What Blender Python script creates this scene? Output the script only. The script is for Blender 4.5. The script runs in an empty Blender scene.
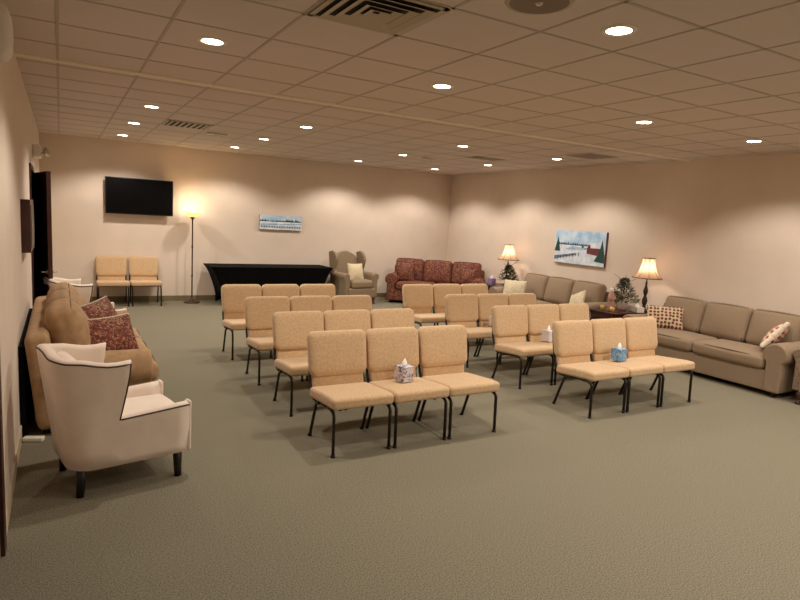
import bpy, bmesh, math, random
from mathutils import Vector, Matrix
random.seed(7)
R = math.radians
scene = bpy.context.scene
C = scene.collection
XL, XR, YB, YF, H = -0.289, 8.165, 12.002, -2.2, 2.912
CAMZ = 1.781
T = 0.6096

# ------------------------------------------------------------------ materials
def lin(c):
    return tuple((v/12.92 if v <= .04045 else ((v+.055)/1.055)**2.4) for v in (x/255. for x in c))

def mat(name, rgb, rough=.6, metal=0, emit=None, es=0, noise=0, nscale=20, bump=0, bscale=200, rgb2=None, sheen=0, spec=None, coord='Object'):
    m = bpy.data.materials.new(name); m.use_nodes = True
    nt = m.node_tree; N = nt.nodes; K = nt.links
    b = N['Principled BSDF']
    col = (*lin(rgb), 1)
    b.inputs['Base Color'].default_value = col
    b.inputs['Roughness'].default_value = rough
    b.inputs['Metallic'].default_value = metal
    if spec is not None: b.inputs['Specular IOR Level'].default_value = spec
    if sheen: b.inputs['Sheen Weight'].default_value = sheen
    if emit:
        b.inputs['Emission Color'].default_value = (*lin(emit), 1)
        b.inputs['Emission Strength'].default_value = es
    tc = N.new('ShaderNodeTexCoord')
    if noise or rgb2:
        nz = N.new('ShaderNodeTexNoise'); nz.inputs['Scale'].default_value = nscale; nz.inputs['Detail'].default_value = 4
        K.new(tc.outputs[coord], nz.inputs['Vector'])
        rp = N.new('ShaderNodeValToRGB')
        c2 = lin(rgb2) if rgb2 else tuple(v*(1-noise) for v in lin(rgb))
        c1 = lin(rgb) if rgb2 else tuple(min(1, v*(1+noise)) for v in lin(rgb))
        rp.color_ramp.elements[0].position = .36; rp.color_ramp.elements[1].position = .64
        rp.color_ramp.elements[0].color = (*c2, 1); rp.color_ramp.elements[1].color = (*c1, 1)
        K.new(nz.outputs['Fac'], rp.inputs['Fac']); K.new(rp.outputs['Color'], b.inputs['Base Color'])
    if bump:
        nb = N.new('ShaderNodeTexNoise'); nb.inputs['Scale'].default_value = bscale; nb.inputs['Detail'].default_value = 3
        K.new(tc.outputs[coord], nb.inputs['Vector'])
        bp = N.new('ShaderNodeBump'); bp.inputs['Strength'].default_value = bump; bp.inputs['Distance'].default_value = .004
        K.new(nb.outputs['Fac'], bp.inputs['Height']); K.new(bp.outputs['Normal'], b.inputs['Normal'])
    return m

def pattern(name, cols, scale, rough=.8, kind='noise', distort=1.5, stops=None):
    """figured fabric: noise or voronoi cells through a stepped ramp"""
    m = bpy.data.materials.new(name); m.use_nodes = True
    nt = m.node_tree; N = nt.nodes; K = nt.links
    b = N['Principled BSDF']; b.inputs['Roughness'].default_value = rough
    tc = N.new('ShaderNodeTexCoord')
    rp = N.new('ShaderNodeValToRGB'); rp.color_ramp.interpolation = 'CONSTANT' if kind != 'soft' else 'LINEAR'
    if kind == 'voronoi':
        t = N.new('ShaderNodeTexVoronoi'); t.voronoi_dimensions = '2D'; t.inputs['Scale'].default_value = scale; t.inputs['Randomness'].default_value = .25
        K.new(tc.outputs['Object'], t.inputs['Vector']); out = t.outputs['Distance']
    else:
        t = N.new('ShaderNodeTexNoise'); t.inputs['Scale'].default_value = scale; t.inputs['Detail'].default_value = 2
        t.inputs['Distortion'].default_value = distort
        K.new(tc.outputs['Object'], t.inputs['Vector']); out = t.outputs['Fac']
    el = rp.color_ramp.elements
    stops = stops or [0, .46, .54, .62][:len(cols)]
    el[0].position = stops[0]; el[0].color = (*lin(cols[0]), 1)
    el[1].position = stops[1]; el[1].color = (*lin(cols[1]), 1)
    for s, c in zip(stops[2:], cols[2:]):
        e = el.new(s); e.color = (*lin(c), 1)
    K.new(out, rp.inputs['Fac']); K.new(rp.outputs['Color'], b.inputs['Base Color'])
    return m

M = {}
M['wall'] = mat('wall_paint', (221, 203, 186), .9, noise=.02, nscale=3, bump=.15, bscale=120)
M['ceiling'] = mat('ceiling_tile', (206, 192, 182), .95, noise=.06, nscale=260, bump=.3, bscale=300)
M['grid'] = mat('ceiling_grid', (176, 162, 150), .7)
M['track'] = mat('ceiling_track', (240, 228, 208), .5)
M['carpet'] = mat('carpet', (143, 134, 114), 1, rgb2=(100, 95, 79), nscale=125, bump=.7, bscale=230, spec=.1)
M['base'] = mat('carpet_base', (118, 106, 76), .95, noise=.1, nscale=60)
M['basewood'] = mat('painted_base', (196, 178, 150), .7)
M['tan'] = mat('tan_fabric', (207, 174, 134), .9, rgb2=(192, 158, 119), nscale=60, bump=.4, bscale=420, sheen=.2)
M['frame'] = mat('brown_black_metal', (38, 28, 24), .35, metal=.3)
M['cream'] = mat('cream_fabric', (230, 211, 194), .85, noise=.04, nscale=8, bump=.3, bscale=400, sheen=.3)
M['pipe'] = mat('dark_piping', (66, 48, 38), .7)
M['blackwood'] = mat('black_wood', (20, 16, 15), .4)
M['taupe'] = mat('taupe_fabric', (150, 128, 104), .95, rgb2=(134, 113, 91), nscale=160, bump=.4, bscale=380)
M['taupe_dark'] = mat('taupe_welt', (98, 80, 64), .9)
M['camel'] = mat('camel_fabric', (174, 140, 103), .95, rgb2=(156, 123, 89), nscale=14, bump=.4, bscale=300)
M['camel_dark'] = mat('camel_welt', (120, 88, 54), .9)
M['burg'] = pattern('burgundy_damask', [(76, 28, 24), (108, 50, 36), (156, 108, 74), (86, 32, 28)], 24, stops=[0, .44, .52, .575])
M['burg_dark'] = mat('burgundy_welt', (74, 26, 22), .9)
M['paisley'] = pattern('red_paisley', [(84, 34, 28), (116, 52, 36), (172, 130, 90), (62, 28, 24)], 22, stops=[0, .43, .54, .6])
M['olive'] = mat('grey_olive_fabric', (146, 125, 99), .95, rgb2=(127, 108, 86), nscale=130, bump=.4, bscale=300)
M['olive_dark'] = mat('grey_olive_welt', (92, 78, 60), .9)
M['woodred'] = mat('cherry_wood', (72, 30, 22), .35, rgb2=(52, 20, 16), nscale=9)
M['doorwood'] = mat('mahogany_door', (66, 28, 20), .4, rgb2=(48, 20, 15), nscale=6)
M['creamprint'] = pattern('cream_print', [(206, 190, 158), (184, 164, 128), (214, 200, 172)], 30, stops=[0, .47, .55])
M['dots'] = pattern('dotted_pillow', [(136, 36, 32), (72, 48, 40), (200, 180, 146)], 20, kind='voronoi', stops=[0, .24, .37])
M['dots2'] = pattern('red_dot_white', [(172, 40, 34), (222, 206, 184), (206, 188, 160)], 13, kind='voronoi', stops=[0, .32, .6])
M['tweed'] = pattern('grey_tapestry', [(112, 96, 80), (150, 128, 104), (120, 56, 44)], 40, stops=[0, .48, .62])
M['blackcloth'] = mat('black_cloth', (7, 6, 7), .9, spec=.1)
M['plasticblack'] = mat('black_plastic', (12, 12, 13), .4)
M['screen'] = mat('tv_screen', (3, 3, 4), .35, spec=.15)
M['white'] = mat('white_plastic', (226, 218, 204), .5)
M['steel'] = mat('brushed_steel', (190, 180, 165), .3, metal=.9)
M['bronze'] = mat('bronze', (70, 46, 30), .4, metal=.5)
M['darkwood'] = mat('dark_turned_wood', (52, 32, 24), .4)
M['lens'] = mat('light_lens', (255, 250, 240), .5, emit=(255, 238, 214), es=22)
M['amber'] = mat('amber_glass', (250, 214, 140), .4, emit=(255, 206, 112), es=1.5)
M['bulb'] = mat('lit_bulb', (255, 240, 210), .5, emit=(255, 214, 150), es=8)
M['tissue'] = mat('tissue', (246, 242, 236), .9)
M['boxwhite'] = mat('carton_white', (214, 206, 206), .6)
M['boxgrey'] = pattern('grey_blossom_print', [(206, 198, 204), (140, 130, 142), (96, 84, 92)], 30, stops=[0, .55, .63])
M['boxblue'] = pattern('blue_cloud_print', [(96, 136, 176), (150, 186, 212), (70, 100, 140)], 24, stops=[0, .5, .62])
M['lav'] = mat('lavender_carton', (136, 112, 152), .6)
M['leaf'] = mat('leaf_green', (60, 70, 42), .8, rgb2=(36, 50, 34), nscale=30)
M['leaflight'] = mat('leaf_pale', (128, 128, 92), .8)
M['gold'] = mat('gold_ornament', (206, 160, 90), .4, metal=.4)
M['pot'] = mat('pale_pot', (196, 176, 160), .4)
M['robe'] = mat('rose_robe', (168, 128, 112), .8)
M['vent'] = mat('vent_metal', (176, 162, 138), .5)
M['ventdark'] = mat('vent_dark', (46, 36, 30), .9)
M['speakergrille'] = mat('speaker_grille', (120, 106, 88), .6, metal=.3)
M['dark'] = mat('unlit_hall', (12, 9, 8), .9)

def shade_mat(name, a, b_, es):
    # lamp shade cloth lit by a bulb: diffuse + translucent
    m = bpy.data.materials.new(name); m.use_nodes = True
    nt = m.node_tree; N = nt.nodes; K = nt.links
    N.remove(N['Principled BSDF']); out = N['Material Output']
    d = N.new('ShaderNodeBsdfDiffuse'); d.inputs['Color'].default_value = (*lin(a), 1)
    t = N.new('ShaderNodeBsdfTranslucent'); t.inputs['Color'].default_value = (*lin(b_), 1)
    mx = N.new('ShaderNodeMixShader'); mx.inputs[0].default_value = .35
    K.new(d.outputs[0], mx.inputs[1]); K.new(t.outputs[0], mx.inputs[2]); K.new(mx.outputs[0], out.inputs['Surface'])
    return m
M['shade'] = shade_mat('lamp_shade_cloth', (190, 156, 130), (240, 205, 170), 0)
M['shadetrim'] = mat('shade_trim', (104, 66, 50), .9)

# ------------------------------------------------------------------ mesh helpers
def rb(bm, c, s, r=.02, puff=(0, 0, 0), n=4, k=2, X=None, mi=0, pinch=0, fn=None):
    """rounded, optionally puffed box. c centre, s full size, X extra matrix"""
    h = [v/2 for v in s]; r = min(r, min(h)*.999)
    cs = []
    for a in range(3):
        L = [h[a]-r+r*math.tan(R(45)*i/k) for i in range(k+1)]
        m = h[a]-r
        mid = [m*(2*i/n-1) for i in range(1, n)] if m > 1e-4 else []
        cs.append([-v for v in reversed(L)] + mid + L)
    V = {}
    nn = [len(x)-1 for x in cs]
    def vert(i, j, q):
        key = (i, j, q)
        if key in V: return V[key]
        p = [cs[0][i], cs[1][j], cs[2][q]]
        inn = [max(-(h[a]-r), min(h[a]-r, p[a])) for a in range(3)]
        d = Vector([p[a]-inn[a] for a in range(3)])
        d = d.normalized()*r if d.length > 1e-9 else d
        p = [inn[a]+d[a] for a in range(3)]
        u = [p[a]/h[a] for a in range(3)]
        o = list(p)
        for a in range(3):
            b_, c_ = (a+1) % 3, (a+2) % 3
            if puff[a]: o[a] = p[a]*(1+puff[a]/h[a]*max(0, 1-u[b_]**2)*max(0, 1-u[c_]**2))
        if pinch:
            o[0] *= 1-pinch*(1-u[1]**2); o[1] *= 1-pinch*(1-u[0]**2)
        v = Vector(o)
        if fn: v = fn(v)
        v = v+Vector(c)
        if X is not None: v = X @ v
        V[key] = bm.verts.new(v); return V[key]
    for a in range(3):
        b_, c_ = (a+1) % 3, (a+2) % 3
        for side in (0, nn[a]):
            for i in range(nn[b_]):
                for j in range(nn[c_]):
                    q = []
                    for (x, y) in ((i, j), (i+1, j), (i+1, j+1), (i, j+1)):
                        idx = [0, 0, 0]; idx[a] = side; idx[b_] = x; idx[c_] = y
                        q.append(vert(*idx))
                    if side == 0: q.reverse()
                    try: f = bm.faces.new(q); f.material_index = mi; f.smooth = True
                    except ValueError: pass

def box(bm, lo, hi, X=None, mi=0):
    vs = []
    for x in (lo[0], hi[0]):
        for y in (lo[1], hi[1]):
            for z in (lo[2], hi[2]):
                v = Vector((x, y, z))
                vs.append(bm.verts.new(X @ v if X is not None else v))
    for q in ((0, 1, 3, 2), (4, 6, 7, 5), (0, 4, 5, 1), (2, 3, 7, 6), (0, 2, 6, 4), (1, 5, 7, 3)):
        f = bm.faces.new([vs[i] for i in q]); f.material_index = mi

def fillet(pts, r, n=4):
    P = [Vector(p) for p in pts]; out = [P[0]]
    for i in range(1, len(P)-1):
        a = (P[i-1]-P[i]); b_ = (P[i+1]-P[i]); rr = min(r, a.length*.45, b_.length*.45)
        A = P[i]+a.normalized()*rr; B = P[i]+b_.normalized()*rr
        for t in range(n+1):
            t /= n; out.append((1-t)**2*A+2*t*(1-t)*P[i]+t*t*B)
    out.append(P[-1]); return out

def tube(bm, pts, r, n=8, ry=None, mi=0, closed=False):
    P = [Vector(p) for p in pts]; rings = []
    ry = ry or r
    up = Vector((0, 0, 1)); N = len(P)
    prev = None
    for i, p in enumerate(P):
        if closed: d = P[(i+1) % N]-P[i-1]
        else: d = P[min(i+1, N-1)]-P[max(i-1, 0)]
        d.normalize()
        if prev is None:
            a = d.cross(Vector((1, 0, 0)));
            if a.length < .2: a = d.cross(Vector((0, 1, 0)))
            a.normalize()
        else:
            a = prev-d*prev.dot(d); a.normalize()
        prev = a.copy(); b_ = d.cross(a)
        rr = r[i] if isinstance(r, (list, tuple)) else r
        r2 = rr if isinstance(r, (list, tuple)) else ry
        rings.append([bm.verts.new(p+a*math.cos(2*math.pi*k/n)*rr+b_*math.sin(2*math.pi*k/n)*r2) for k in range(n)])
    last = N if closed else N-1
    for i in range(last):
        A, B = rings[i], rings[(i+1) % N]
        for k in range(n):
            f = bm.faces.new((A[k], A[(k+1) % n], B[(k+1) % n], B[k])); f.smooth = True; f.material_index = mi
    if not closed:
        f = bm.faces.new(list(reversed(rings[0]))); f.material_index = mi
        f = bm.faces.new(rings[-1]); f.material_index = mi

def lathe(bm, prof, c=(0, 0, 0), n=24, mi=0, cap=True, wav=0):
    rings = []
    for (r, z) in prof:
        rings.append([bm.verts.new((c[0]+r*(1+wav*(k % 2))*math.cos(2*math.pi*k/n), c[1]+r*(1+wav*(k % 2))*math.sin(2*math.pi*k/n), c[2]+z)) for k in range(n)])
    for A, B in zip(rings, rings[1:]):
        for k in range(n):
            f = bm.faces.new((A[k], A[(k+1) % n], B[(k+1) % n], B[k])); f.smooth = True; f.material_index = mi
    if cap:
        f = bm.faces.new(list(reversed(rings[0]))); f.material_index = mi
        f = bm.faces.new(rings[-1]); f.material_index = mi

def prism(bm, pts, axis, a, b_, X=None, mi=0):
    """extrude a 2-D outline. axis 'x': pts are (y,z); 'y': (x,z); 'z': (x,y)"""
    def mk(p, t):
        v = {'x': (t, p[0], p[1]), 'y': (p[0], t, p[1]), 'z': (p[0], p[1], t)}[axis]
        v = Vector(v); return bm.verts.new(X @ v if X is not None else v)
    A = [mk(p, a) for p in pts]; B = [mk(p, b_) for p in pts]; n = len(pts)
    for f in (bm.faces.new(A), bm.faces.new(list(reversed(B)))): f.material_index = mi
    for k in range(n):
        f = bm.faces.new((A[k], B[k], B[(k+1) % n], A[(k+1) % n])); f.material_index = mi

def arc(cx, cy, r, a0, a1, n=10, ry=None):
    ry = ry or r
    return [(cx+r*math.cos(R(a0+(a1-a0)*i/n)), cy+ry*math.sin(R(a0+(a1-a0)*i/n))) for i in range(n+1)]

def fin(name, bm, mats, parent=None, bevel=0, smooth=False, seg=3):
    bmesh.ops.recalc_face_normals(bm, faces=bm.faces)
    me = bpy.data.meshes.new(name); bm.to_mesh(me); bm.free()
    if not isinstance(mats, (list, tuple)): mats = [mats]
    for m in mats: me.materials.append(M[m] if isinstance(m, str) else m)
    if smooth:
        for p in me.polygons: p.use_smooth = True
    o = bpy.data.objects.new(name, me); C.objects.link(o)
    if parent: o.parent = parent
    if bevel:
        md = o.modifiers.new('bevel', 'BEVEL'); md.width = bevel; md.segments = seg; md.limit_method = 'ANGLE'; md.angle_limit = R(40)
        md.harden_normals = False
        for p in me.polygons: p.use_smooth = True
        w = o.modifiers.new('wn', 'WEIGHTED_NORMAL'); w.keep_sharp = True
    return o

def tag(o, label, cat, group=None, kind=None):
    o['label'] = label; o['category'] = cat
    if group: o['group'] = group
    if kind: o['kind'] = kind
    return o
def thing(name, label, cat, loc=(0, 0, 0), rz=0, group=None):
    o = bpy.data.objects.new(name, None); C.objects.link(o); o.empty_display_size = .1
    o.location = loc; o.rotation_euler = (0, 0, R(rz))
    return tag(o, label, cat, group)
def struct(name, bm, m, parent=None, **k):
    o = fin(name, bm, m, parent, **k)
    if not parent: o['kind'] = 'structure'
    return o
def dup(root, loc, rz, label=None, group=None):
    r = root.copy(); C.objects.link(r); r.location = loc; r.rotation_euler = (0, 0, R(rz))
    if label: r['label'] = label
    if group: r['group'] = group
    for ch in list(root.children):
        c = ch.copy(); C.objects.link(c); c.parent = r
        for g in list(ch.children):
            d = g.copy(); C.objects.link(d); d.parent = c
    return r
nb = bmesh.new

# ------------------------------------------------------------------ room
bm = nb(); box(bm, (XL-.12, YF-.12, -.1), (XR+.12, YB+.12, 0)); struct('floor', bm, 'carpet')
bm = nb(); box(bm, (XL-.12, YF-.12, H), (XR+.12, YB+.12, H+.1)); ceil = struct('ceiling', bm, 'ceiling')
# T-bar grid, hung a little under the tiles, interrupted by the partition track
TRK = 5.775
bm = nb(); w = .010; zb = H-.003
x = .004-T
while x < XR:
    box(bm, (x-w, YF, zb), (x+w, YB, H+.01)); x += T
ys = []
y = 2.783
while y > YF: ys.append(y); y -= T
y = 2.783+T
while y < TRK-.05: ys.append(y); y += T
y = 5.976
while y < YB: ys.append(y); y += T
for y in ys: box(bm, (XL, y-w, zb), (XR, y+w, H+.01))
struct('trim_1', bm, 'grid')
bm = nb(); box(bm, (XL, TRK-.04, H-.014), (XR, TRK+.04, H+.01)); box(bm, (XL, TRK-.012, H-.02), (XR, TRK+.012, H-.012))
struct('trim_2', bm, 'track')
bm = nb(); box(bm, (XL-.12, YB, 0), (XR+.12, YB+.12, H)); struct('wall_back', bm, 'wall')
bm = nb(); box(bm, (XR, YF-.12, 0), (XR+.12, YB, H)); struct('wall_right', bm, 'wall')
bm = nb(); box(bm, (XL-.12, YF-.12, 0), (XR, YF, H)); struct('wall_front', bm, 'wall')
DY0, DY1, DH = 7.87, 8.78, 2.12
bm = nb()
box(bm, (XL-.12, YF, 0), (XL, 2.4, H)); box(bm, (XL-.12, 2.4, DH), (XL, 3.35, H)); box(bm, (XL-.12, 3.35, 0), (XL, DY0, H)); box(bm, (XL-.12, DY1, 0), (XL, YB, H)); box(bm, (XL-.12, DY0, DH), (XL, DY1, H))
struct('wall_left', bm, 'wall')
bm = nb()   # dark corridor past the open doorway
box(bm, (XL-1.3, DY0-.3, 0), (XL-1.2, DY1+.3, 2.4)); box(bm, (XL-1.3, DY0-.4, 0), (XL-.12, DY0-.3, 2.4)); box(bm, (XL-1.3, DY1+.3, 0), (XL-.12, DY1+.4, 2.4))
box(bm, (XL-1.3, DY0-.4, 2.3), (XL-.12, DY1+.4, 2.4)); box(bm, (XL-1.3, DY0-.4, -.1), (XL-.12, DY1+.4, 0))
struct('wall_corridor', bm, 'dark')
# base strips
bm = nb(); box(bm, (XL, YB-.012, 0), (XR, YB, .1)); struct('baseboard_back', bm, 'base')
bm = nb(); box(bm, (XR-.012, YF, 0), (XR, YB-.012, .1)); struct('baseboard_right', bm, 'base')
bm = nb(); box(bm, (XL, 3.47, 0), (XL+.012, DY0-.07, .1)); box(bm, (XL, DY1+.07, 0), (XL+.012, YB-.012, .1)); struct('baseboard_left', bm, 'basewood')
# near door (closed) whose casing shows at the picture's left edge
bm = nb(); box(bm, (XL, 3.35, 0), (XL+.02, 3.46, 2.18)); box(bm, (XL, 2.29, 0), (XL+.02, 2.4, 2.18)); box(bm, (XL, 2.4, DH), (XL+.02, 3.35, 2.18))
dr = struct('door_1', bm, 'doorwood', bevel=.003)
bm = nb(); box(bm, (XL-.08, 2.405, .01), (XL-.03, 3.345, DH-.005)); fin('door_leaf', bm, 'doorwood', dr)
bm = nb(); lathe(bm, [(.025, 0), (.025, .01)], n=16); tube(bm, [(0, 0, .005), (0, 0, .05), (0, -.11, .055)], .009)
h = fin('door_handle', bm, 'steel', dr); h.location = (XL-.03, 3.28, 1.0); h.rotation_euler = (0, R(90), 0)
# far doorway, its leaf standing ajar into the room
bm = nb(); box(bm, (XL-.12, DY0-.06, 0), (XL+.018, DY0, DH+.06)); box(bm, (XL-.12, DY1, 0), (XL+.018, DY1+.06, DH+.06)); box(bm, (XL-.12, DY0, DH), (XL+.018, DY1, DH+.06))
fr = struct('door_2', bm, 'doorwood', bevel=.003)
lf = bpy.data.objects.new('door_leaf', None)
bm = nb(); box(bm, (-.045, -.875, .012), (0, 0, DH-.012)); lf = fin('door_leaf', bm, 'doorwood', fr, bevel=.002)
lf.location = (XL+.045, DY1-.005, 0); lf.rotation_euler = (0, 0, R(10.5))
bm = nb()
for s in (-1, 1):
    x0 = -.045 if s < 0 else 0
    tube(bm, [(x0, -.81, .96), (x0+s*.05, -.81, .96)], .011); tube(bm, [(x0+s*.05, -.82, .96), (x0+s*.05, -.70, .96)], .009)
    rb(bm, (x0+s*.004, -.81, .96), (.008, .05, .05), .003)
fin('door_handle', bm, 'steel', lf)
bm = nb(); rb(bm, (.022, -.22, DH-.07), (.044, .22, .06), .008); tube(bm, [(.03, -.2, DH-.03), (.06, -.42, DH-.025), (.03, -.05, DH-.02)], .006)
fin('door_closer', bm, 'plasticblack', lf)

# ------------------------------------------------------------------ ceiling fittings
lights = {}
near = {(.915, 4.325): 0, (.93, 7.545): 0, (.91, 9.23): 0, (.91, 10.97): 0}
coln = ['first column from left wall', 'second column from left wall', 'third column from left wall', 'column nearest right wall']
grid = [('row nearest the back wall', [(.91, 10.97), (2.73, 10.93), (5.2, 11.0), (6.985, 10.93)]),
        ('second row from the back wall', [(.91, 9.23), (2.765, 9.28), (5.2, 9.2), (7.05, 9.18)]),
        ('row just beyond ceiling track', [(.93, 7.545), (2.79, 7.52), (5.145, 7.33), (7.03, 7.35)]),
        ('row just before ceiling track', [(.915, 4.325), (2.79, 4.335), (5.18, 4.22), (6.94, 4.11)]),
        ('row nearest the camera', [(2.755, 2.48), (5.186, 2.478), (7.01, 2.478)]),  # last two are out of view, added for the light they give
        ('first unseen row added past the frame', [(2.76, .65), (5.186, .65), (7.01, .65)]),  # this row and the next are unseen, added to light the near floor
        ('second unseen row added past the frame', [(2.76, -1.1), (5.186, -1.1), (7.01, -1.1)])]
LP = 84
first = None
for rname, pts in grid:
    for ci, (cx, r_) in enumerate(pts):
        lab = 'round recessed ceiling light, %s, %s' % (rname, coln[ci+4-len(pts)])
        if first is None:
            t = thing('ceiling_light', lab, 'ceiling light', (cx, r_, H), 0, 'recessed round ceiling lights')
            bm = nb(); lathe(bm, [(.07, -.006), (.095, -.008), (.1, -.001), (.1, 0.0)], n=28, cap=False); fin('trim_ring', bm, 'white', t)
            bm = nb(); lathe(bm, [(.0005, -.004), (.072, -.004), (.072, 0)], n=28, cap=False); fin('lens', bm, 'lens', t)
            L = bpy.data.lights.new('downlight', 'SPOT'); L.energy = LP; L.color = (1, .93, .83); L.spot_size = R(138); L.spot_blend = .45; L.shadow_soft_size = .05
            lo = bpy.data.objects.new('lamp', L); C.objects.link(lo); lo.parent = t; lo.location = (0, 0, -.07)
            first = t
        else: dup(first, (cx, r_, H), 0, lab)

def diffuser(name, label, x0, y0, sx, sy, kind):
    t = thing(name, label, 'ceiling vent', (x0+sx/2, y0+sy/2, H-.004))
    bm = nb(); a, b_ = sx/2-.015, sy/2-.015; f = .03
    box(bm, (-a, -b_, -.006), (a, -b_+f, 0)); box(bm, (-a, b_-f, -.006), (a, b_, 0)); box(bm, (-a, -b_, -.006), (-a+f, b_, 0)); box(bm, (a-f, -b_, -.006), (a, b_, 0))
    fin('frame', bm, 'vent', t)
    bm = nb(); box(bm, (-a+f, -b_+f, -.002), (a-f, b_-f, 0)); fin('duct', bm, 'ventdark', t)
    if kind == 'square':
        for q in (.20, .135, .07, .02):
            bm = nb()
            ro, ri = q+.042, q
            A = [bm.verts.new((sx_*ro, sy_*ro, -.019)) for sx_, sy_ in ((-1, -1), (1, -1), (1, 1), (-1, 1))]
            B = [bm.verts.new((sx_*ri, sy_*ri, -.006)) for sx_, sy_ in ((-1, -1), (1, -1), (1, 1), (-1, 1))]
            D = [bm.verts.new((sx_*(ri), sy_*(ri), -.004)) for sx_, sy_ in ((-1, -1), (1, -1), (1, 1), (-1, 1))]
            E_ = [bm.verts.new((sx_*ro, sy_*ro, -.017)) for sx_, sy_ in ((-1, -1), (1, -1), (1, 1), (-1, 1))]
            for P, Q in ((A, B), (B, D), (D, E_), (E_, A)):
                for k in range(4): bm.faces.new((P[k], P[(k+1) % 4], Q[(k+1) % 4], Q[k]))
            fin('louvre_ring', bm, 'vent', t)
        pass
    else:
        n = 7 if kind == 'bars' else 14
        bm = nb()
        for i in range(n):
            x = -a+f+(2*(a-f))*(i+.5)/n
            if kind == 'bars': box(bm, (x-.016, -b_+f, -.012), (x+.010, b_-f, -.003))
            else: box(bm, (x-.008, -b_+f, -.008), (x+.004, b_-f, -.003))
        fin('louvres', bm, 'vent' if kind == 'bars' else 'grid', t)
diffuser('ceiling_vent', 'large square ceiling vent of nested frames at the top edge', .004+2*T, 2.783, T, T, 'square')
diffuser('ceiling_vent', 'slatted ceiling vent with bright bars left of the room beyond the track', .004+2*T, 8.415, T, T, 'bars')
diffuser('ceiling_vent', 'small dark slatted ceiling vent in front of the far right corner', 6.02, 8.15, T, .34, 'fine')
diffuser('ceiling_vent', 'wide flat grey ceiling grille beyond the track near right wall', 6.74, 6.36, T, .52, 'fine')
t = thing('ceiling_speaker', 'round grey ceiling speaker with a centre cone at the top edge of the picture', 'ceiling speaker', (4.38*.571+.004-.3, 2.44, H))
t.location = (2.12, 2.44, H)
bm = nb(); lathe(bm, [(.15, -.008), (.17, -.006), (.175, 0)], n=36, cap=False); fin('trim_ring', bm, 'grid', t)
bm = nb(); lathe(bm, [(.0005, -.006), (.15, -.008)], n=36, cap=False); fin('grille', bm, 'speakergrille', t)
bm = nb(); lathe(bm, [(.0005, -.018), (.014, -.016), (.02, -.007)], n=16, cap=False); fin('centre_screw', bm, 'steel', t)
for (x, y, l) in ((2.05, 9.27, 'small white sensor bar on ceiling beside the bright slatted vent'), (5.74, 9.2, 'small white sensor bar on ceiling between far downlights')):
    bm = nb(); rb(bm, (0, 0, -.012), (.3, .05, .024), .008); rb(bm, (0, 0, -.03), (.06, .05, .03), .01)
    o = fin('ceiling_sensor', bm, 'white'); o.location = (x, y, H-.004); tag(o, l, 'sensor', 'white ceiling sensors')

# wall fittings left
t = thing('emergency_light', 'white emergency light with two round lamp heads, high beyond the ajar door', 'emergency light', (XL, 9.1, 2.375))
bm = nb(); rb(bm, (.045, 0, .02), (.09, .3, .16), .015); fin('housing', bm, 'white', t)
for s in (-1, 1):
    bm = nb(); lathe(bm, [(.02, 0), (.055, .03), (.06, .06), (.05, .066)], n=20)
    X = Matrix.Translation((.12, s*.09, -.0)) @ Matrix.Rotation(R(60), 4, 'Y'); bmesh.ops.transform(bm, matrix=X, verts=bm.verts)
    tube(bm, [(.08, s*.09, -.01), (.14, s*.09, .01)], .014)
    fin('lamp_head', bm, 'steel', t)
t = thing('wall_cabinet', 'shallow dark wooden case mounted on the left wall before the door', 'cabinet', (XL, 6.3, 1.555))
bm = nb(); box(bm, (0, -.35, -.225), (.07, .35, .225)); fin('case', bm, 'doorwood', t, bevel=.004)
bm = nb(); box(bm, (.0705, -.3, -.18), (.075, .3, .18)); fin('front_panel', bm, 'doorwood', t)
t = thing('wall_speaker', 'white rounded fixture high on left wall at the top left corner', 'wall fixture', (XL, 3.0, 2.44))
bm = nb(); rb(bm, (.062, 0, 0), (.124, .24, .21), .045, puff=(.012, 0, 0)); fin('body', bm, 'white', t)
bm = nb(); box(bm, (-.001, -.05, -.05), (.02, .05, .05)); fin('bracket', bm, 'white', t)

# television
t = thing('television', 'flat black television mounted on the back wall over two tan chairs', 'television', (1.27, YB, 1.94))
bm = nb(); rb(bm, (0, -.11, 0), (1.14, .045, .65), .008); fin('housing', bm, 'plasticblack', t)
bm = nb(); box(bm, (-.555, -.134, -.305), (.555, -.1325, .312)); fin('screen', bm, 'screen', t)
bm = nb(); box(bm, (-.22, -.088, -.15), (.22, -.002, .15)); fin('wall_mount', bm, 'plasticblack', t)
bm = nb(); box(bm, (.15, -.118, -.337), (.42, -.105, -.326)); fin('sensor_strip', bm, 'steel', t)

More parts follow.
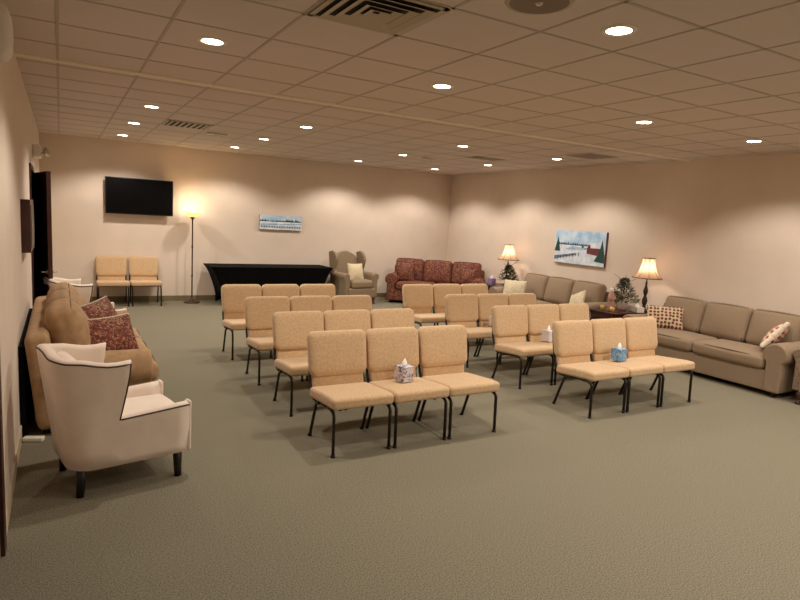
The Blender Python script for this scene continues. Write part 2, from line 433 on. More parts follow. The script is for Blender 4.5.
# ------------------------------------------------------------------ paintings
M['sky_p'] = mat('painted_sky', (206, 220, 234), .8, rgb2=(150, 186, 216), nscale=6)
M['snow_p'] = mat('painted_snow', (232, 234, 240), .8, rgb2=(196, 208, 224), nscale=9)
M['fir_p'] = mat('painted_fir', (38, 84, 76), .8, rgb2=(24, 56, 50), nscale=40)
M['barn_p'] = mat('painted_barn', (110, 50, 54), .8)
M['line_p'] = mat('painted_dark', (70, 84, 104), .8)
M['canvas'] = mat('canvas_edge', (120, 92, 84), .8)
M['blue_p'] = mat('painted_water', (110, 156, 190), .8, rgb2=(190, 206, 220), nscale=30)
def painting(name, label, loc, rz, w, h, kind):
    t = thing(name, label, 'painting', loc, rz)
    bm = nb(); box(bm, (-w/2, -.045, -h/2), (w/2, -.0005, h/2)); fin('canvas', bm, 'canvas', t)
    mats = ['sky_p', 'snow_p', 'fir_p', 'barn_p', 'line_p', 'blue_p']
    bm = nb(); L = [0]
    def poly(pts, mi):
        L[0] += 1; y = -.0455-.0002*L[0]
        f = bm.faces.new([bm.verts.new((p[0]*w/2, y, p[1]*h/2)) for p in pts]); f.material_index = mi
    poly([(-1, -1), (1, -1), (1, 1), (-1, 1)], 0)
    if kind == 'wide':
        poly([(-1, -1), (1, -1), (1, .12), (.3, .2), (-.3, .1), (-1, .15)], 1)
        rnd = random.Random(3)
        for i in range(26):
            x = -.95+i*.075; hh = rnd.uniform(.12, .6 if i > 14 or i < 4 else .3)
            poly([(x-.05, .12), (x+.05, .12), (x, .12+hh)], 2)
        poly([(-1, -.2), (1, -.05), (1, -.18), (-1, -.42)], 5)
        for i in range(16):
            x = -.9+i*.12; poly([(x-.012, -.75), (x+.012, -.75), (x+.012, -.45), (x-.012, -.45)], 4)
        poly([(-.95, -.55), (.95, -.6), (.95, -.65), (-.95, -.6)], 4)
    else:
        poly([(-1, -1), (1, -1), (1, .05), (.2, .15), (-.4, .12), (-1, .05)], 1)
        rnd = random.Random(5)
        for i in range(22):
            x = -.82+i*.075; poly([(x-.05, .12), (x+.05, .12), (x, .2+rnd.uniform(.02, .12))], 4 if i % 3 else 2)
        poly([(-.55, -.15), (.25, -.1), (.5, .02), (-.3, .04)], 5)
        poly([(-1, -.3), (-.76, -.3), (-.87, .62)], 2)
        poly([(.1, .02), (.2, .02), (.15, .3)], 2)
        poly([(.32, -.3), (.92, -.42), (.92, .04), (.46, .02), (.42, .28), (.32, 0)], 3)
        poly([(.46, .05), (.95, .04), (.9, .36), (.42, .34)], 1)
        poly([(.62, -.72), (1, -.78), (1, -.3), (.8, -.1), (.72, -.4)], 2)
        poly([(.78, -.4), (1, -.4), (.88, .58)], 2)
        for i in range(9):
            x = -.95+i*.12; z = -.75+i*.045; poly([(x-.012, z-.1), (x+.012, z-.1), (x+.012, z+.14-.008*i), (x-.012, z+.14-.008*i)], 4)
        poly([(-.98, -.72), (-.1, -.38), (-.1, -.42), (-.98, -.78)], 4); poly([(-.98, -.62), (-.1, -.33), (-.1, -.36), (-.98, -.67)], 4)
    fin('painted_scene', bm, mats, t)
painting('painting', 'long narrow snowy landscape canvas on the back wall over the black table', (3.96, YB, 1.595), 0, .9, .29, 'wide')
painting('painting', 'large snowy landscape canvas with fir and red barn on right wall', (XR, 7.73, 1.475), -90, 1.2, .6, 'barn')

# ------------------------------------------------------------------ stacking chairs
def make_chair():
    t = thing('stacking_chair', 'x', 'chair', group='tan padded stacking chairs')
    bm = nb()
    def sf(v):   # front edge rolls down, slight saddle
        y = (v.y+.25)/.5
        v.z -= .010*max(0, 1-y*4)**2 + .042*y
        return v
    rb(bm, (0, -.01, .413), (.52, .50, .088), .03, puff=(0, 0, .006), n=6, k=3, fn=sf); fin('seat', bm, 'tan', t)
    X = Matrix.Translation((0, .300, .664)) @ Matrix.Rotation(R(-12), 4, 'X')
    bm = nb()
    def bf(v):
        v.x *= 1-.035*(.5-v.z/.35); v.y += .05*(v.x/.26)**2*-.3
        return v
    # pad outline with generous corner radius
    def rr(w_, h_, r_, n=5):
        o = []
        for (cx_, cz_, a0) in ((w_-r_, h_-r_, 0), (-w_+r_, h_-r_, 90), (-w_+r_, -h_+r_, 180), (w_-r_, -h_+r_, 270)):
            for q in range(n+1):
                a = R(a0+90*q/n); o.append((cx_+r_*math.cos(a), cz_+r_*math.sin(a)))
        return o
    rings = []
    for (yy, ins) in ((-.018, 0), (-.034, .006), (-.044, .018), (-.050, .05), (-.054, .11)):
        rings.append([(p[0], yy, p[1]) for p in rr(.259-ins, .187-ins, max(.012, .062-ins*.5))])
    back_r = [[(p[0], -p[1], p[2]) for p in q] for q in rings]
    allr = list(reversed(rings))+back_r
    VV = [[bm.verts.new(X @ bf(Vector(p))) for p in q] for q in allr]
    for A, B in zip(VV, VV[1:]):
        for k in range(len(A)):
            f = bm.faces.new((A[k], A[(k+1) % len(A)], B[(k+1) % len(A)], B[k])); f.smooth = True
    for q in (VV[0], VV[-1]):
        f = bm.faces.new(q); f.smooth = True
    fin('backrest', bm, 'tan', t)
    X = Matrix.Translation((0, .255, .455)) @ Matrix.Rotation(R(-12), 4, 'X')
    bm = nb(); rb(bm, (0, 0, 0), (.455, .05, .15), .02, puff=(0, .006, 0), X=X); fin('lumbar_panel', bm, 'tan', t)
    for s in (-1, 1):
        x = s*.236
        bm = nb(); tube(bm, fillet([(x, -.245, 0), (x, -.235, .33), (x, -.17, .352), (x, -.12, .349)], .05), .015, 8, ry=.012)
        lathe(bm, [(.017, 0), (.017, .02)], (x, -.245, 0), 10); fin('front_leg', bm, 'frame', t)
        bm = nb(); tube(bm, fillet([(x, .24, 0), (x, .13, .30), (x, .09, .326), (x, .05, .332)], .05), .015, 8, ry=.012)
        lathe(bm, [(.017, 0), (.017, .02)], (x, .24, 0), 10); fin('rear_leg', bm, 'frame', t)
    bm = nb()
    for s in (-1, 1):
        x = s*.226
        tube(bm, [(x, -.15, .35), (x, .16, .318)], .011, 8)
    tube(bm, [(-.226, -.14, .35), (.226, -.14, .35)], .01, 8); tube(bm, [(-.226, .1, .324), (.226, .1, .324)], .01, 8)
    fin('seat_frame', bm, 'frame', t)
    bm = nb()
    A_ = [(.235, .10, .325), (.237, .225, .335), (.238, .285, .47), (.225, .325, .60), (.215, .362, .74), (.15, .368, .77)]
    tube(bm, fillet([(-p[0], p[1], p[2]) for p in A_]+[p for p in reversed(A_)], .04), .014, 8, ry=.011)
    fin('back_frame', bm, 'frame', t)
    return t
ch = make_chair(); used = False
def chair(x, y, rz, label, group):
    global used
    if not used:
        ch.location = (x, y, 0); ch.rotation_euler = (0, 0, R(rz)); ch['label'] = label; ch['group'] = group; used = True; return ch
    return dup(ch, (x, y, 0), rz, label, group)
rowY = {'L': [3.88, 4.865, 5.905, 7.04], 'R': [3.835, 4.868, 5.86, 6.98]}
x0s = {'L': [1.725, 1.745, 1.758, 1.765], 'R': [4.375, 4.395, 4.395, 4.39]}
rn = ['front', 'second', 'third', 'back']; sn = ['left', 'middle', 'right']
for blk, nm in (('L', 'left'), ('R', 'right')):
    for r_ in range(4):
        for k in range(3):
            extra = ''
            if k == 1 and blk == 'L' and r_ == 0: extra = ' holding the grey tissue box'
            if k == 1 and blk == 'R' and r_ == 0: extra = ' holding the blue tissue box'
            lab = 'tan padded chair, %s seat, %s row, %s block%s' % (sn[k], rn[r_], nm, extra)
            chair(x0s[blk][r_]+.25+k*.524, rowY[blk][r_]+.245, [-.4, .5, 0][k]*(1 if blk == 'L' else .6), lab, 'tan padded chairs in the %s block' % nm)
chair(.79, 11.62, 0, 'tan padded chair against back wall, left of the pair under television', 'tan padded chairs under the television')
chair(1.33, 11.62, 0, 'tan padded chair against back wall, nearer the floor lamp', 'tan padded chairs under the television')

# ------------------------------------------------------------------ tissue boxes
def tissue_box(label, loc, rz, m, sx=.115, sy=.115, sz=.13):
    t = thing('tissue_box', label, 'tissue box', loc, rz)
    bm = nb(); box(bm, (-sx/2, -sy/2, 0), (sx/2, sy/2, sz)); fin('carton', bm, [m], t, bevel=.003)
    bm = nb()
    rnd = random.Random(int(loc[0]*100)); n = 10; rings = []
    for i, (r_, z) in enumerate([(.03, -.002), (.034, .012), (.028, .03), (.016, .048), (.004, .06)]):
        rings.append([bm.verts.new((r_*(1+.4*math.sin(2*a)+rnd.uniform(-.15, .15))*math.cos(a), .6*r_*math.sin(a)*(1+rnd.uniform(-.2, .2)), sz+z)) for a in [2*math.pi*k/n for k in range(n)]])
    for A, B in zip(rings, rings[1:]):
        for k in range(n): bm.faces.new((A[k], A[(k+1) % n], B[(k+1) % n], B[k]))
    bm.faces.new(rings[-1]); fin('tissue', bm, 'tissue', t)
tissue_box('grey floral tissue box on the middle front seat of the left block', (2.49, 4.18, .447), 12, 'boxgrey')
tissue_box('blue tissue box on the middle front seat of the right block', (5.10, 4.16, .447), 4, 'boxblue')
tissue_box('pale tissue box on middle seat, second row of right block', (5.07, 5.18, .447), 8, 'boxwhite')
tissue_box('pale tissue box on middle seat, third row of right block', (5.05, 6.18, .447), 8, 'boxwhite')

# ------------------------------------------------------------------ cushions
def pillow(name, label, loc, nrm, m, s=(.44, .44, .07), puff=.07, roll=0, group=None):
    """nrm: which way the pillow's face looks"""
    bm = nb(); rb(bm, (0, 0, 0), s, .03, puff=(0, 0, puff), n=8, k=2, pinch=.07)
    if m == 'paisley':
        c = fin(name, bm, m, smooth=True)
    else: c = fin(name, bm, m, smooth=True)
    z = Vector(nrm).normalized(); x = Vector((0, 0, 1)).cross(z).normalized(); y = z.cross(x)
    Q = Matrix((x, y, z)).transposed() @ Matrix.Rotation(R(roll), 3, 'Z')
    c.rotation_euler = Q.to_euler(); c.location = loc
    if m == 'paisley':
        b2 = nb(); hx, hy = s[0]/2*1.0, s[1]/2*1.0
        P = []
        for (ax, ay, bx_, by_) in ((-1, -1, 1, -1), (1, -1, 1, 1), (1, 1, -1, 1), (-1, 1, -1, -1)):
            for q in range(8):
                u = q/8; px = ax+(bx_-ax)*u; py = ay+(by_-ay)*u
                P.append((px*hx*(1-.07*(1-py*py)), py*hy*(1-.07*(1-px*px)), 0))
        tube(b2, P, .008, 6, closed=True)
        fin('edging', b2, 'creamprint', c)
    return tag(c, label, 'cushion', group)

# ------------------------------------------------------------------ sofas
def rolled_arm(bm, side, x_out, wd, d0, d1, ztop, z0=.07):
    """arm with a rolled top: outline in x,z extruded along y"""
    s = side; rr = wd*.56
    cx = x_out-wd*.5
    pts = [(cx-wd*.36, z0), (cx-wd*.36, ztop-rr*1.6)] + arc(cx, ztop-rr, rr, 205, -25, 14) + [(cx+wd*.36, ztop-rr*1.6), (cx+wd*.36, z0)]
    pts = [(s*p[0], p[1]) for p in pts]
    prism(bm, pts, 'y', d0, d1)

def make_sofa(label, loc, rz, W, D, mb, mw, nback=3, nseat=2, bh=.84, arm_h=.62, arm_w=.24, foot='blackwood', group=None, puffb=.045, lean=14, seat_out=0, over=0, base_bottom=.06, seat_top=.46, backz=None, cat='sofa'):
    t = thing('sofa', label, cat, loc, rz, group)
    f, b_ = -D/2, D/2
    bm = nb(); rb(bm, (0, .0, (base_bottom+.30)/2), (W-2*arm_w*.8, D-.04, .30-base_bottom), .015); fin('base', bm, mb, t)
    bm = nb()
    X = Matrix.Translation((0, b_-.13, .0)) @ Matrix.Rotation(R(-6), 4, 'X')
    rb(bm, (0, 0, .42), (W-.06, .16, .74), .05, n=6, X=X); fin('back_frame', bm, mb, t)
    for s in (-1, 1):
        bm = nb(); rolled_arm(bm, s, W/2, arm_w, f, b_-.1, arm_h, base_bottom); fin('arm', bm, mb, t, bevel=.022)
        for y in (f+.07, b_-.1):
            bm = nb(); lathe(bm, [(.022, 0), (.03, base_bottom+.01)], (s*(W/2-.12), y, 0), 10)
            fin('foot', bm, foot, t)
    iw = W-2*arm_w*.93
    sw = iw/nseat
    for i in range(nseat):
        bm = nb(); x = -iw/2+sw*(i+.5)
        rb(bm, (x, f+.30-seat_out/2, .38), (sw-.004, .64+seat_out, .165), .055, puff=(0, .01, .025), n=6, k=3)
        c = fin('seat_cushion', bm, mb, t)
        bm = nb(); z = .448; y0 = f-.016-seat_out; hx = sw/2-.03
        tube(bm, [(x-hx, y0+.03, z-.007), (x-hx*.6, y0+.012, z), (x, y0+.004, z+.004), (x+hx*.6, y0+.012, z), (x+hx, y0+.03, z-.007)], .006, 6)
        fin('welt', bm, mw, c)
    iw += over; bw_ = iw/nback
    for i in range(nback):
        x = -iw/2+bw_*(i+.5)
        X = Matrix.Translation((x, b_-.27, (seat_top+bh)/2+.01)) @ Matrix.Rotation(R(-lean), 4, 'X')
        bm = nb(); rb(bm, (0, 0, 0), (bw_-.004, .19, bh-seat_top+.06), .065, puff=(.0, puffb, .012), n=6, k=3, X=X)
        c = fin('back_cushion', bm, mb, t)
        bm = nb(); hx, hz = bw_/2-.03, (bh-seat_top+.06)/2-.022
        P = [X @ Vector(p) for p in fillet([(-hx, -.08, -hz), (-hx, -.08, hz), (0, -.085, hz+.012), (hx, -.08, hz), (hx, -.08, -hz)], .05)]
        tube(bm, P, .005, 6); fin('welt', bm, mw, c)
    return t

make_sofa('long taupe three cushion sofa in the right foreground against right wall', (7.54, 4.635, 0), -90, 2.29, .98, 'taupe', 'taupe_dark', nseat=2, bh=.87, arm_h=.63, arm_w=.25, over=.08)
make_sofa('taupe three cushion sofa under the snowy barn painting', (7.58, 7.76, 0), -90, 2.35, .98, 'taupe', 'taupe_dark', nseat=2, bh=.88, arm_h=.64, arm_w=.25)
th = -41
F = Vector((6.1, 11.25, 0)); ux = Vector((math.cos(R(th)), math.sin(R(th)), 0)); uy = Vector((-math.sin(R(th)), math.cos(R(th)), 0))
cc = F+ux*1.05+uy*.42
make_sofa('burgundy damask sofa set diagonally across the far right corner', tuple(cc), th, 2.1, .86, 'burg', 'burg_dark', nseat=2, bh=.905, arm_h=.64, arm_w=.24, over=.26)
def on_sofa(x, y, z): v = cc+ux*x+uy*y; return (v.x, v.y, z)
fw = -uy
pillow('throw_pillow', 'burgundy patterned pillow at the left arm of the corner sofa', on_sofa(-.68, -.14, .67), fw+ux*.15+Vector((0, 0, .25)), 'burg', (.42, .42, .06), .06)
pillow('throw_pillow', 'burgundy patterned pillow at the right arm of the corner sofa', on_sofa(.70, -.14, .655), fw-ux*.3+Vector((0, 0, .25)), 'burg', (.36, .36, .06), .055)
# camel sofa on the left
make_sofa('camel brown sofa with puffy back cushions along the left wall', (.205, 6.14, 0), 90, 2.25, .85, 'camel', 'camel_dark', nback=3, nseat=3, bh=.92, arm_h=.62, arm_w=.27, puffb=.085, lean=16, seat_out=.06)
pillow('throw_pillow', 'red paisley pillow with pale edging, nearer one on the camel sofa', (.355, 5.50, .635), (.55, -.8, .45), 'paisley', (.50, .42, .06), .07)
pillow('throw_pillow', 'red paisley pillow behind the edged one on the camel sofa', (.30, 5.86, .70), (.6, -.6, .5), 'paisley', (.50, .46, .06), .07, roll=8)
# pillows right
pillow('throw_pillow', 'dark pillow with red and tan dots, lamp end of near taupe sofa', (7.45, 5.36, .625), (-.8, -.75, .5), 'dots', (.50, .34, .06), .06)
pillow('throw_pillow', 'white pillow with red dots leaning on the near arm of taupe sofa', (7.42, 3.83, .665), (-.28, .8, .62), 'dots2', (.44, .42, .05), .055, roll=12)
pillow('throw_pillow', 'cream printed pillow at the far arm of the sofa under the painting', (7.34, 8.48, .61), (-.8, -.55, .4), 'creamprint', (.44, .40, .06), .06)
pillow('throw_pillow', 'cream striped pillow tilted at near arm of sofa under the painting', (7.48, 7.05, .62), (-.8, .2, .5), 'creamprint', (.34, .32, .06), .045, roll=28)

# ------------------------------------------------------------------ wing chair (traditional)
def wingback(label, loc, rz, m, mw, leg, cat='armchair'):
    t = thing('wing_armchair', label, cat, loc, rz)
    bm = nb(); rb(bm, (0, -.03, .225), (.66, .68, .20), .03); fin('base', bm, m, t)
    bm = nb(); rb(bm, (0, -.09, .40), (.54, .58, .16), .05, puff=(0, .01, .02), n=6, k=3); fin('seat_cushion', bm, m, t)
    bm = nb()
    X = Matrix.Translation((0, .27, .28)) @ Matrix.Rotation(R(-11), 4, 'X')
    top = [(-.30, 0), (-.31, .58)] + [(-.31+.62*i/14, .62+.13*math.sin(math.pi*i/14)) for i in range(1, 14)] + [(.31, .58), (.30, 0)]
    prism(bm, top, 'y', -.06, .06, X=X); fin('backrest', bm, m, t, bevel=.03)
    for s in (-1, 1):
        bm = nb()
        pts = [(.30, .30), (.30, .34), (.36, .62), (.43, 1.0)] + [(.30, 1.03), (.20, 1.0), (.12, .93), (.10, .84), (.14, .74), (.17, .66), (.12, .60), (.05, .55), (.05, .30)]
        prism(bm, pts, 'x', s*.36-.035, s*.36+.035); fin('wing', bm, m, t, bevel=.02)
        bm = nb(); prism(bm, [(s*p[0], p[1]) for p in [(.29, .14), (.29, .48)]+arc(.375, .545, .075, 200, -20, 12)+[(.41, .46), (.41, .14)]], 'y', -.33, .16)
        fin('arm', bm, m, t, bevel=.018)
    for s in (-1, 1):
        bm = nb(); tube(bm, [(s*.30, -.32, .14), (s*.315, -.345, .11), (s*.305, -.335, .06), (s*.31, -.35, .015), (s*.31, -.365, 0)], [.035, .034, .02, .018, .026], 10)
        fin('front_leg', bm, leg, t)
        bm = nb(); tube(bm, [(s*.29, .25, .15), (s*.29, .31, 0)], [.028, .02], 8); fin('rear_leg', bm, leg, t)
    return t
wb = wingback('grey olive wingback armchair with printed pillow against the back wall', (5.38, 11.35, 0), 8, 'olive', 'olive_dark', 'woodred')
wb.scale = (.97, 1, 1.045)
pillow('throw_pillow', 'cream printed square pillow on the grey olive wingback chair', (5.36, 11.22, .655), (.14, -1, .3), 'creamprint', (.38, .38, .05), .055)
wingback('tapestry covered armchair with cherry leg at the right edge beside taupe sofa', (7.46, 3.02, 0), -90, 'tweed', 'olive_dark', 'woodred')

# ------------------------------------------------------------------ cream barrel wing chair
def cream_chair(label, loc, rz):
    t = thing('wing_armchair', label, 'armchair', loc, rz, 'cream piped wing armchairs')
    # plan of the shell: a U opening to -y
    hw, yb_, yf = .315, .36, -.345; rc = .15
    L_ = yb_-rc-yf
    plan = [(-hw, yf+L_*q) for q in (0, .15, .3, .45, .58, .66, .72, .745, .765, .785, .805, .83, .86, .90, .94)]
    plan += [(-hw+rc-rc*math.cos(a), yb_-rc+rc*math.sin(a)) for a in [R(90)*i/7 for i in range(0, 8)]]
    plan += [(-hw+rc+(2*(hw-rc))*i/3, yb_) for i in range(1, 3)]
    half = plan[:]
    right = [(-p[0], p[1]) for p in reversed(plan[:-2])]
    plan = plan+right
    U0, U1 = (L_*.768)/(yb_-yf), (L_*.855)/(yb_-yf)
    def top(x, y):
        u = (y-yf)/(yb_-yf)    # 0 front .. 1 back
        if u < U0: return .525-.03*u/U0
        if u < U1:
            k = (u-U0)/(U1-U0); k = k**.8; return .495+(.845-.495)*k
        k = (u-U1)/(1-U1); return .845-.02*math.sin(math.pi*min(1, k*1.5))+.035*k
    n = len(plan); zs = 7
    def normal(i):
        a = Vector((*plan[max(i-1, 0)], 0)); b_ = Vector((*plan[min(i+1, n-1)], 0)); d = (b_-a).normalized(); return Vector((-d.y, d.x, 0))
    rings = []
    z0 = .175; th_ = .07
    bm = nb(); rim = []
    for i, (x, y) in enumerate(plan):
        nrm = normal(i); zt = top(x, y) + .03*max(0, 1-abs(x)/hw*1.1)*(1 if y > .2 else 0); u = (y-yf)/(yb_-yf)
        flare_back = .10*max(0, (u-.6)/.4)
        ring = []
        def P(off, z):
            # lean: the shell opens outward and backward with height
            k = (z-z0)/(.88-z0)
            sx = .93+.07*min(1, k*1.6)
            q = Vector((x*sx, y, z))-nrm*off*-1
            q.y += .09*k*max(0, u-.5)/.5
            if U0 < u < .9: q.y -= .19*(max(0, k-.40)/.60)**1.2*(1-(u-U0)/(.9-U0))**.45
            return q
        rt = th_*.5
        for j in range(zs): ring.append(P(0, z0+(zt-rt-z0)*j/(zs-1)))
        for a in range(1, 6):
            aa = R(180*a/6); ring.append(P(-(rt-rt*math.cos(aa)), zt-rt+rt*math.sin(aa)*.8))
        for j in range(zs): ring.append(P(-th_, zt-rt-(zt-rt-z0)*j/(zs-1)))
        rings.append([bm.verts.new(v) for v in ring]); rim.append(ring[zs-1].lerp(ring[zs], .6))
    m_ = len(rings[0])
    for A, B in zip(rings, rings[1:]):
        for k in range(m_):
            f = bm.faces.new((A[k], A[(k+1) % m_], B[(k+1) % m_], B[k])); f.smooth = True
    bm.faces.new(rings[0]); bm.faces.new(rings[-1])
    sh = fin('shell', bm, 'cream', t, smooth=False)
    for p in sh.data.polygons: p.use_smooth = len(p.vertices) == 4
    bm = nb(); tube(bm, rim, .0055, 6); fin('piping', bm, 'pipe', t)
    for s in (-1, 1):   # rounded arm fronts
        bm = nb(); rb(bm, (s*(hw*.955-th_/2+.002), yf-.004, .35), (th_*.95, .03, .345), .014); fin('arm_front', bm, 'cream', t)
    bm = nb(); rb(bm, (0, -.04, .235), (.50, .60, .12), .03); fin('base', bm, 'cream', t)
    bm = nb(); rb(bm, (0, -.085, .365), (.485, .56, .15), .05, puff=(0, .01, .02), n=6, k=3); fin('seat_cushion', bm, 'cream', t)
    bm = nb()
    X = Matrix.Translation((0, .275, .60)) @ Matrix.Rotation(R(-10), 4, 'X')
    rb(bm, (0, 0, 0), (.40, .08, .46), .035, puff=(0, .03, 0), n=6, X=X); bk = fin('inner_back', bm, 'cream', t)
    for (x, z) in ((-.12, .08), (.12, .08), (0, .0)):
        bm = nb(); v = X @ Vector((x, -.062, z)); rb(bm, v, (.024, .016, .024), .007); fin('button', bm, 'cream', bk)
    for s in (-1, 1):
        bm = nb(); tube(bm, [(s*.25, -.285, .2), (s*.252, -.29, 0)], [.031, .023], 12); fin('front_leg', bm, 'blackwood', t)
        bm = nb(); tube(bm, [(s*.235, .285, .2), (s*.238, .30, 0)], [.031, .023], 12); fin('rear_leg', bm, 'blackwood', t)
    return t
# seat faces mostly +x
cr = cream_chair('cream piped wing armchair with black legs in the left foreground', (.325, 4.19, 0), 101)
dup(cr, (.28, 8.12, 0), 101, 'cream wing armchair half hidden beyond the camel sofa')

# ------------------------------------------------------------------ things at the left wall
t = thing('folded_panel', 'black folded panel standing between the left wall and camel sofa', 'panel', (XL+.022, 6.06, 0))
bm = nb(); box(bm, (-.018, -.97, .0), (.018, .87, .70)); fin('board', bm, 'blackcloth', t, bevel=.004)
bm = nb(); box(bm, (.0185, -.95, .02), (.024, .95, .05)); fin('edge_rail', bm, 'plasticblack', t)
bm = nb(); rb(bm, (0, 0, .0175), (.055, .14, .035), .01); rb(bm, (0, .06, .01), (.02, .04, .02), .006)
o = fin('power_strip', bm, 'white'); o.location = (-.20, 4.99, 0); o.rotation_euler = (0, 0, R(70)); tag(o, 'small white power strip on the carpet behind the camel sofa end', 'power strip')

# ------------------------------------------------------------------ black covered table
t = thing('folding_table', 'long table under fitted black stretch cover against the back wall', 'table', (3.62, 11.55, 0))
W, D, ht = 2.43, .74, .74
bm = nb()
def tri(u): return u
levels = [(0.0, .80, .86), (.10, .805, .865), (.25, .83, .88), (.4, .865, .91), (.55, .91, .94), (.66, .955, .97), (.715, .99, .992), (.735, 1, 1), (.74, .997, .99)]
rings = []
for (z, kx, ky) in levels:
    ring = []
    hx, hy = W/2*kx, D/2*ky
    nseg = 12
    low = z < .3
    for (ax, ay, bx_, by_) in ((-1, -1, 1, -1), (1, -1, 1, 1), (1, 1, -1, 1), (-1, 1, -1, -1)):
        for i in range(nseg):
            u = i/nseg; px = (ax+(bx_-ax)*u)*hx; py = (ay+(by_-ay)*u)*hy
            lift = (4*u*(1-u))**.5*.14*(1-min(1, z/.3)) if z < .3 else 0
            pull = .03*4*u*(1-u)*(1-z/.74)
            if ay == by_: py *= 1-pull*3
            else: px *= 1-pull
            ring.append(bm.verts.new((px, py, z+lift)))
    rings.append(ring)
for A, B in zip(rings, rings[1:]):
    n = len(A)
    for k in range(n):
        f = bm.faces.new((A[k], A[(k+1) % n], B[(k+1) % n], B[k])); f.smooth = True
bm.faces.new(rings[-1])
fin('stretch_cover', bm, 'blackcloth', t)
bm = nb(); box(bm, (-W/2+.03, -D/2+.03, .70), (W/2-.03, D/2-.03, .732)); fin('tabletop', bm, 'white', t)
for sx in (-1, 1):
    for sy in (-1, 1):
        bm = nb(); tube(bm, [(sx*.98, sy*.27, .70), (sx*.985, sy*.29, 0)], .013); fin('leg', bm, 'plasticblack', t)

# ------------------------------------------------------------------ lamps
def point(parent, loc, e, col, r=.04):
    L = bpy.data.lights.new('bulb_light', 'POINT'); L.energy = e; L.color = col; L.shadow_soft_size = r
    o = bpy.data.objects.new('bulb_light', L); C.objects.link(o); o.parent = parent; o.location = loc; return o
t = thing('floor_lamp', 'bronze torchiere floor lamp with glowing amber bowl beside the pair of chairs', 'lamp', (2.16, 11.70, 0))
bm = nb(); lathe(bm, [(.15, 0), (.15, .012), (.12, .026), (.05, .04), (.025, .07), (.018, .1)], n=28); fin('base', bm, 'bronze', t)
bm = nb(); lathe(bm, [(.0125, .08), (.0125, .5), (.018, .51), (.018, .53), (.0125, .54), (.0125, 1.05), (.018, 1.06), (.018, 1.08), (.0125, 1.09), (.0125, 1.58), (.03, 1.6), (.045, 1.62), (.02, 1.63)], n=14); fin('pole', bm, 'bronze', t)
bm = nb(); lathe(bm, [(.02, 1.625), (.07, 1.635), (.115, 1.665), (.145, 1.71), (.14, 1.712), (.108, 1.672), (.066, 1.645), (.02, 1.636)], n=28, cap=False); fin('bowl_shade', bm, 'amber', t)
bm = nb(); lathe(bm, [(.01, 1.64), (.028, 1.66), (.03, 1.675), (.018, 1.69), (.003, 1.70)], n=12); fin('bulb', bm, 'bulb', t)
point(t, (0, 0, 1.76), 7, (1, .80, .54), .05)

def table_lamp(label, loc, s=1.0, e=8, zb=.0):
    t = thing('table_lamp', label, 'lamp', loc, 0, 'bell shade table lamps')
    bm = nb(); lathe(bm, [(.085*s, 0), (.085*s, .015), (.06*s, .03), (.03*s, .05), (.022*s, .09), (.036*s, .13), (.042*s, .17), (.03*s, .215), (.018*s, .24), (.022*s, .26), (.036*s, .30), (.034*s, .34), (.02*s, .38), (.014*s, .42), (.018*s, .44), (.01, .47), (.008, .56)], n=20); fin('base', bm, 'darkwood', t)
    z0, z1 = .52, .82
    prof = [(.212, z0), (.182, z0+.03), (.15, z0+.07), (.124, z0+.12), (.105, z0+.18), (.093, z0+.24), (.088, z1)]
    bm = nb(); n = 24
    lathe(bm, prof, n=n, cap=False); fin('lamp_shade', bm, 'shade', t)
    bm = nb()
    tube(bm, [(.217*math.cos(2*math.pi*k/24), .217*math.sin(2*math.pi*k/24), z0) for k in range(24)], .006, 6, closed=True)
    tube(bm, [(.09*math.cos(2*math.pi*k/24), .09*math.sin(2*math.pi*k/24), z1) for k in range(24)], .005, 6, closed=True)
    for k in range(8):
        a = 2*math.pi*k/8; tube(bm, [(p[0]*1.012*math.cos(a), p[0]*1.012*math.sin(a), p[1]) for p in prof], .0028, 5)
    fin('shade_trim', bm, 'shadetrim', t)
    bm = nb(); lathe(bm, [(.012, .56), (.03, .61), (.03, .64), (.012, .665)], n=12); fin('bulb', bm, 'bulb', t)
    point(t, (0, 0, .66), e, (1, .88, .72), .035)
    return t
l2 = table_lamp('lit bell shade table lamp between the two taupe sofas', (7.80, 5.99, .60))
dup(l2, (7.86, 9.34, .60), 20, 'lit bell shade table lamp on end table by the far corner')

def end_table(label, loc, sx, sy, h=.6):
    t = thing('end_table', label, 'table', loc)
    bm = nb(); rb(bm, (0, 0, h-.015), (sx, sy, .03), .008); fin('tabletop', bm, 'woodred', t)
    bm = nb(); box(bm, (-sx/2+.04, -sy/2+.04, h-.11), (sx/2-.04, sy/2-.04, h-.03)); fin('apron', bm, 'woodred', t)
    bm = nb(); box(bm, (-sx/2+.05, -sy/2+.05, .16), (sx/2-.05, sy/2-.05, .18)); fin('shelf', bm, 'woodred', t)
    for a in (-1, 1):
        for b_ in (-1, 1):
            bm = nb(); tube(bm, [(a*(sx/2-.055), b_*(sy/2-.055), h-.03), (a*(sx/2-.05), b_*(sy/2-.05), 0)], [.026, .016], 10); fin('leg', bm, 'woodred', t)
end_table('dark cherry end table between the two taupe sofas', (7.56, 6.19, 0), .98, .54)
end_table('dark end table between the burgundy sofa and the far taupe sofa', (7.74, 9.36, 0), .62, .64)
tissue_box('lavender tissue box on the far end table beside the lamp', (7.62, 9.52, .60), 10, 'lav', .12, .12, .12)
tissue_box('white low tissue box on near end table beside the lamp', (7.64, 5.99, .60), -20, 'white', .12, .22, .08)

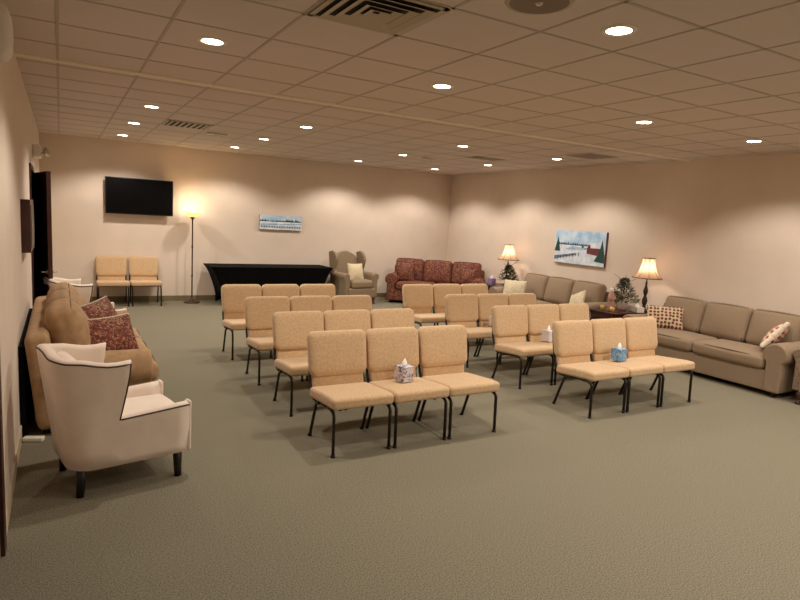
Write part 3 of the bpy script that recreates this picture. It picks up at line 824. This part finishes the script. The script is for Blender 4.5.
# ------------------------------------------------------------------ holiday arrangements
def leaf(bm, p, d, L, w, mi):
    d = d.normalized(); s = d.cross(Vector((0, 0, 1)))
    if s.length < .1: s = Vector((1, 0, 0))
    s.normalize(); n_ = s.cross(d)*w*.25
    vs = [bm.verts.new(v) for v in (p, p+d*L*.5+s*w+n_, p+d*L, p+d*L*.5-s*w+n_)]
    c = bm.verts.new(p+d*L*.5-n_)
    for a, b_ in ((0, 1), (1, 2), (2, 3), (3, 0)):
        f = bm.faces.new((vs[a], vs[b_], c)); f.material_index = mi
def arrangement(label, loc, h, r, seed, fig=True, pale=.3):
    t = thing('holiday_arrangement', label, 'arrangement', loc)
    rnd = random.Random(seed)
    bm = nb(); lathe(bm, [(.055, 0), (.07, .03), (.078, .10), (.07, .13), (.06, .135)], n=20); fin('pot', bm, 'pot', t)
    bm = nb()
    for i in range(1000):
        z = rnd.random()**1.15; rr = r*(1-z*.88)*rnd.random()**.5; a = rnd.random()*6.283
        p = Vector((rr*math.cos(a), rr*math.sin(a), .12+z*(h-.16)))
        d = Vector((math.cos(a)+rnd.uniform(-.5, .5), math.sin(a)+rnd.uniform(-.5, .5), rnd.uniform(-.3, .9)))
        leaf(bm, p, d, rnd.uniform(.035, .07), rnd.uniform(.006, .014), 1 if rnd.random() < pale else 0)
    fin('foliage', bm, ['leaf', 'leaflight'], t)
    bm = nb(); tube(bm, [(0, 0, .1), (0, 0, h-.05)], .008)
    for i in range(7):
        a = i*2.4; tube(bm, [(0, 0, .2+.04*i), (r*.7*math.cos(a), r*.7*math.sin(a), .3+.04*i)], .003, 5)
    tube(bm, [(0, 0, h-.1), (.01, -.005, h+.03)], .0025, 5)
    fin('stem', bm, 'bronze', t)
    for i in range(9):
        a = rnd.uniform(2.2, 5.2); z = rnd.uniform(.12, .6); rr = r*(1-z*.85)*.95
        bm = nb(); c = (rr*math.cos(a), rr*math.sin(a), .13+z*(h-.2)); q = .017
        rb(bm, c, (2*q, 2*q, 2*q), q*.99, n=2, k=3); fin('bauble', bm, 'gold' if i % 2 else 'white', t)
    return t
arrangement('green holiday arrangement with gold baubles on the near end table', (7.55, 6.19, .60), .52, .25, 4)
t = thing('figurine', 'small rose robed figurine with white head before the near arrangement', 'figurine', (7.20, 6.12, .60))
bm = nb(); lathe(bm, [(.05, 0), (.055, .01), (.045, .09), (.05, .17), (.045, .24), (.028, .29), (.012, .30)], n=18); fin('robe', bm, 'robe', t)
bm = nb(); rb(bm, (0, 0, .325), (.06, .06, .068), .029, n=2, k=3); fin('head', bm, 'white', t)
bm = nb(); tube(bm, [(-.04, 0, .25), (-.06, -.03, .2), (-.03, -.06, .18)], .013); tube(bm, [(.04, 0, .25), (.06, -.03, .2), (.0, -.06, .18)], .013); fin('sleeves', bm, 'robe', t)
for (x, y) in ((7.15, 6.22), (7.13, 6.02)):
    bm = nb(); lathe(bm, [(.03, 0), (.034, .05), (.03, .08), (.026, .075), (.003, .07)], n=16); o = fin('candle_holder', bm, 'gold'); o.location = (x, y, .60)
    tag(o, 'small gold candle cup before the figurine, %s one' % ('farther' if y > 6.2 else 'nearer'), 'candle holder', 'gold candle cups')
arrangement('small dark green arrangement with gold baubles under the far table lamp', (7.70, 9.11, .60), .46, .22, 9, pale=.15)

# ------------------------------------------------------------------ camera, world, view
f, pi_, ro, ya = 593.10, .1332, .0565, .5232
import json
cy, sy = math.cos(ya), math.sin(ya); cp, sp = math.cos(pi_), math.sin(pi_)
fwd = Vector((sy*cp, cy*cp, -sp)); r0 = Vector((cy, -sy, 0)); u0 = r0.cross(fwd)
rt = math.cos(ro)*r0+math.sin(ro)*u0; up = -math.sin(ro)*r0+math.cos(ro)*u0
cam = bpy.data.cameras.new('camera'); co = bpy.data.objects.new('camera', cam); C.objects.link(co)
cam.lens = f/800*36; cam.sensor_width = 36; cam.clip_start = .05
mw = Matrix((( rt.x, up.x, -fwd.x, 0), (rt.y, up.y, -fwd.y, 0), (rt.z, up.z, -fwd.z, CAMZ), (0, 0, 0, 1)))
co.matrix_world = mw
scene.camera = co
wd = bpy.data.worlds.new('world'); scene.world = wd; wd.use_nodes = True
wd.node_tree.nodes['Background'].inputs[0].default_value = (.02, .018, .015, 1)
vs_ = scene.view_settings; vs_.view_transform = 'Standard'; vs_.look = 'None'; vs_.gamma = 1; vs_.exposure = 0; vs_.use_curve_mapping = False
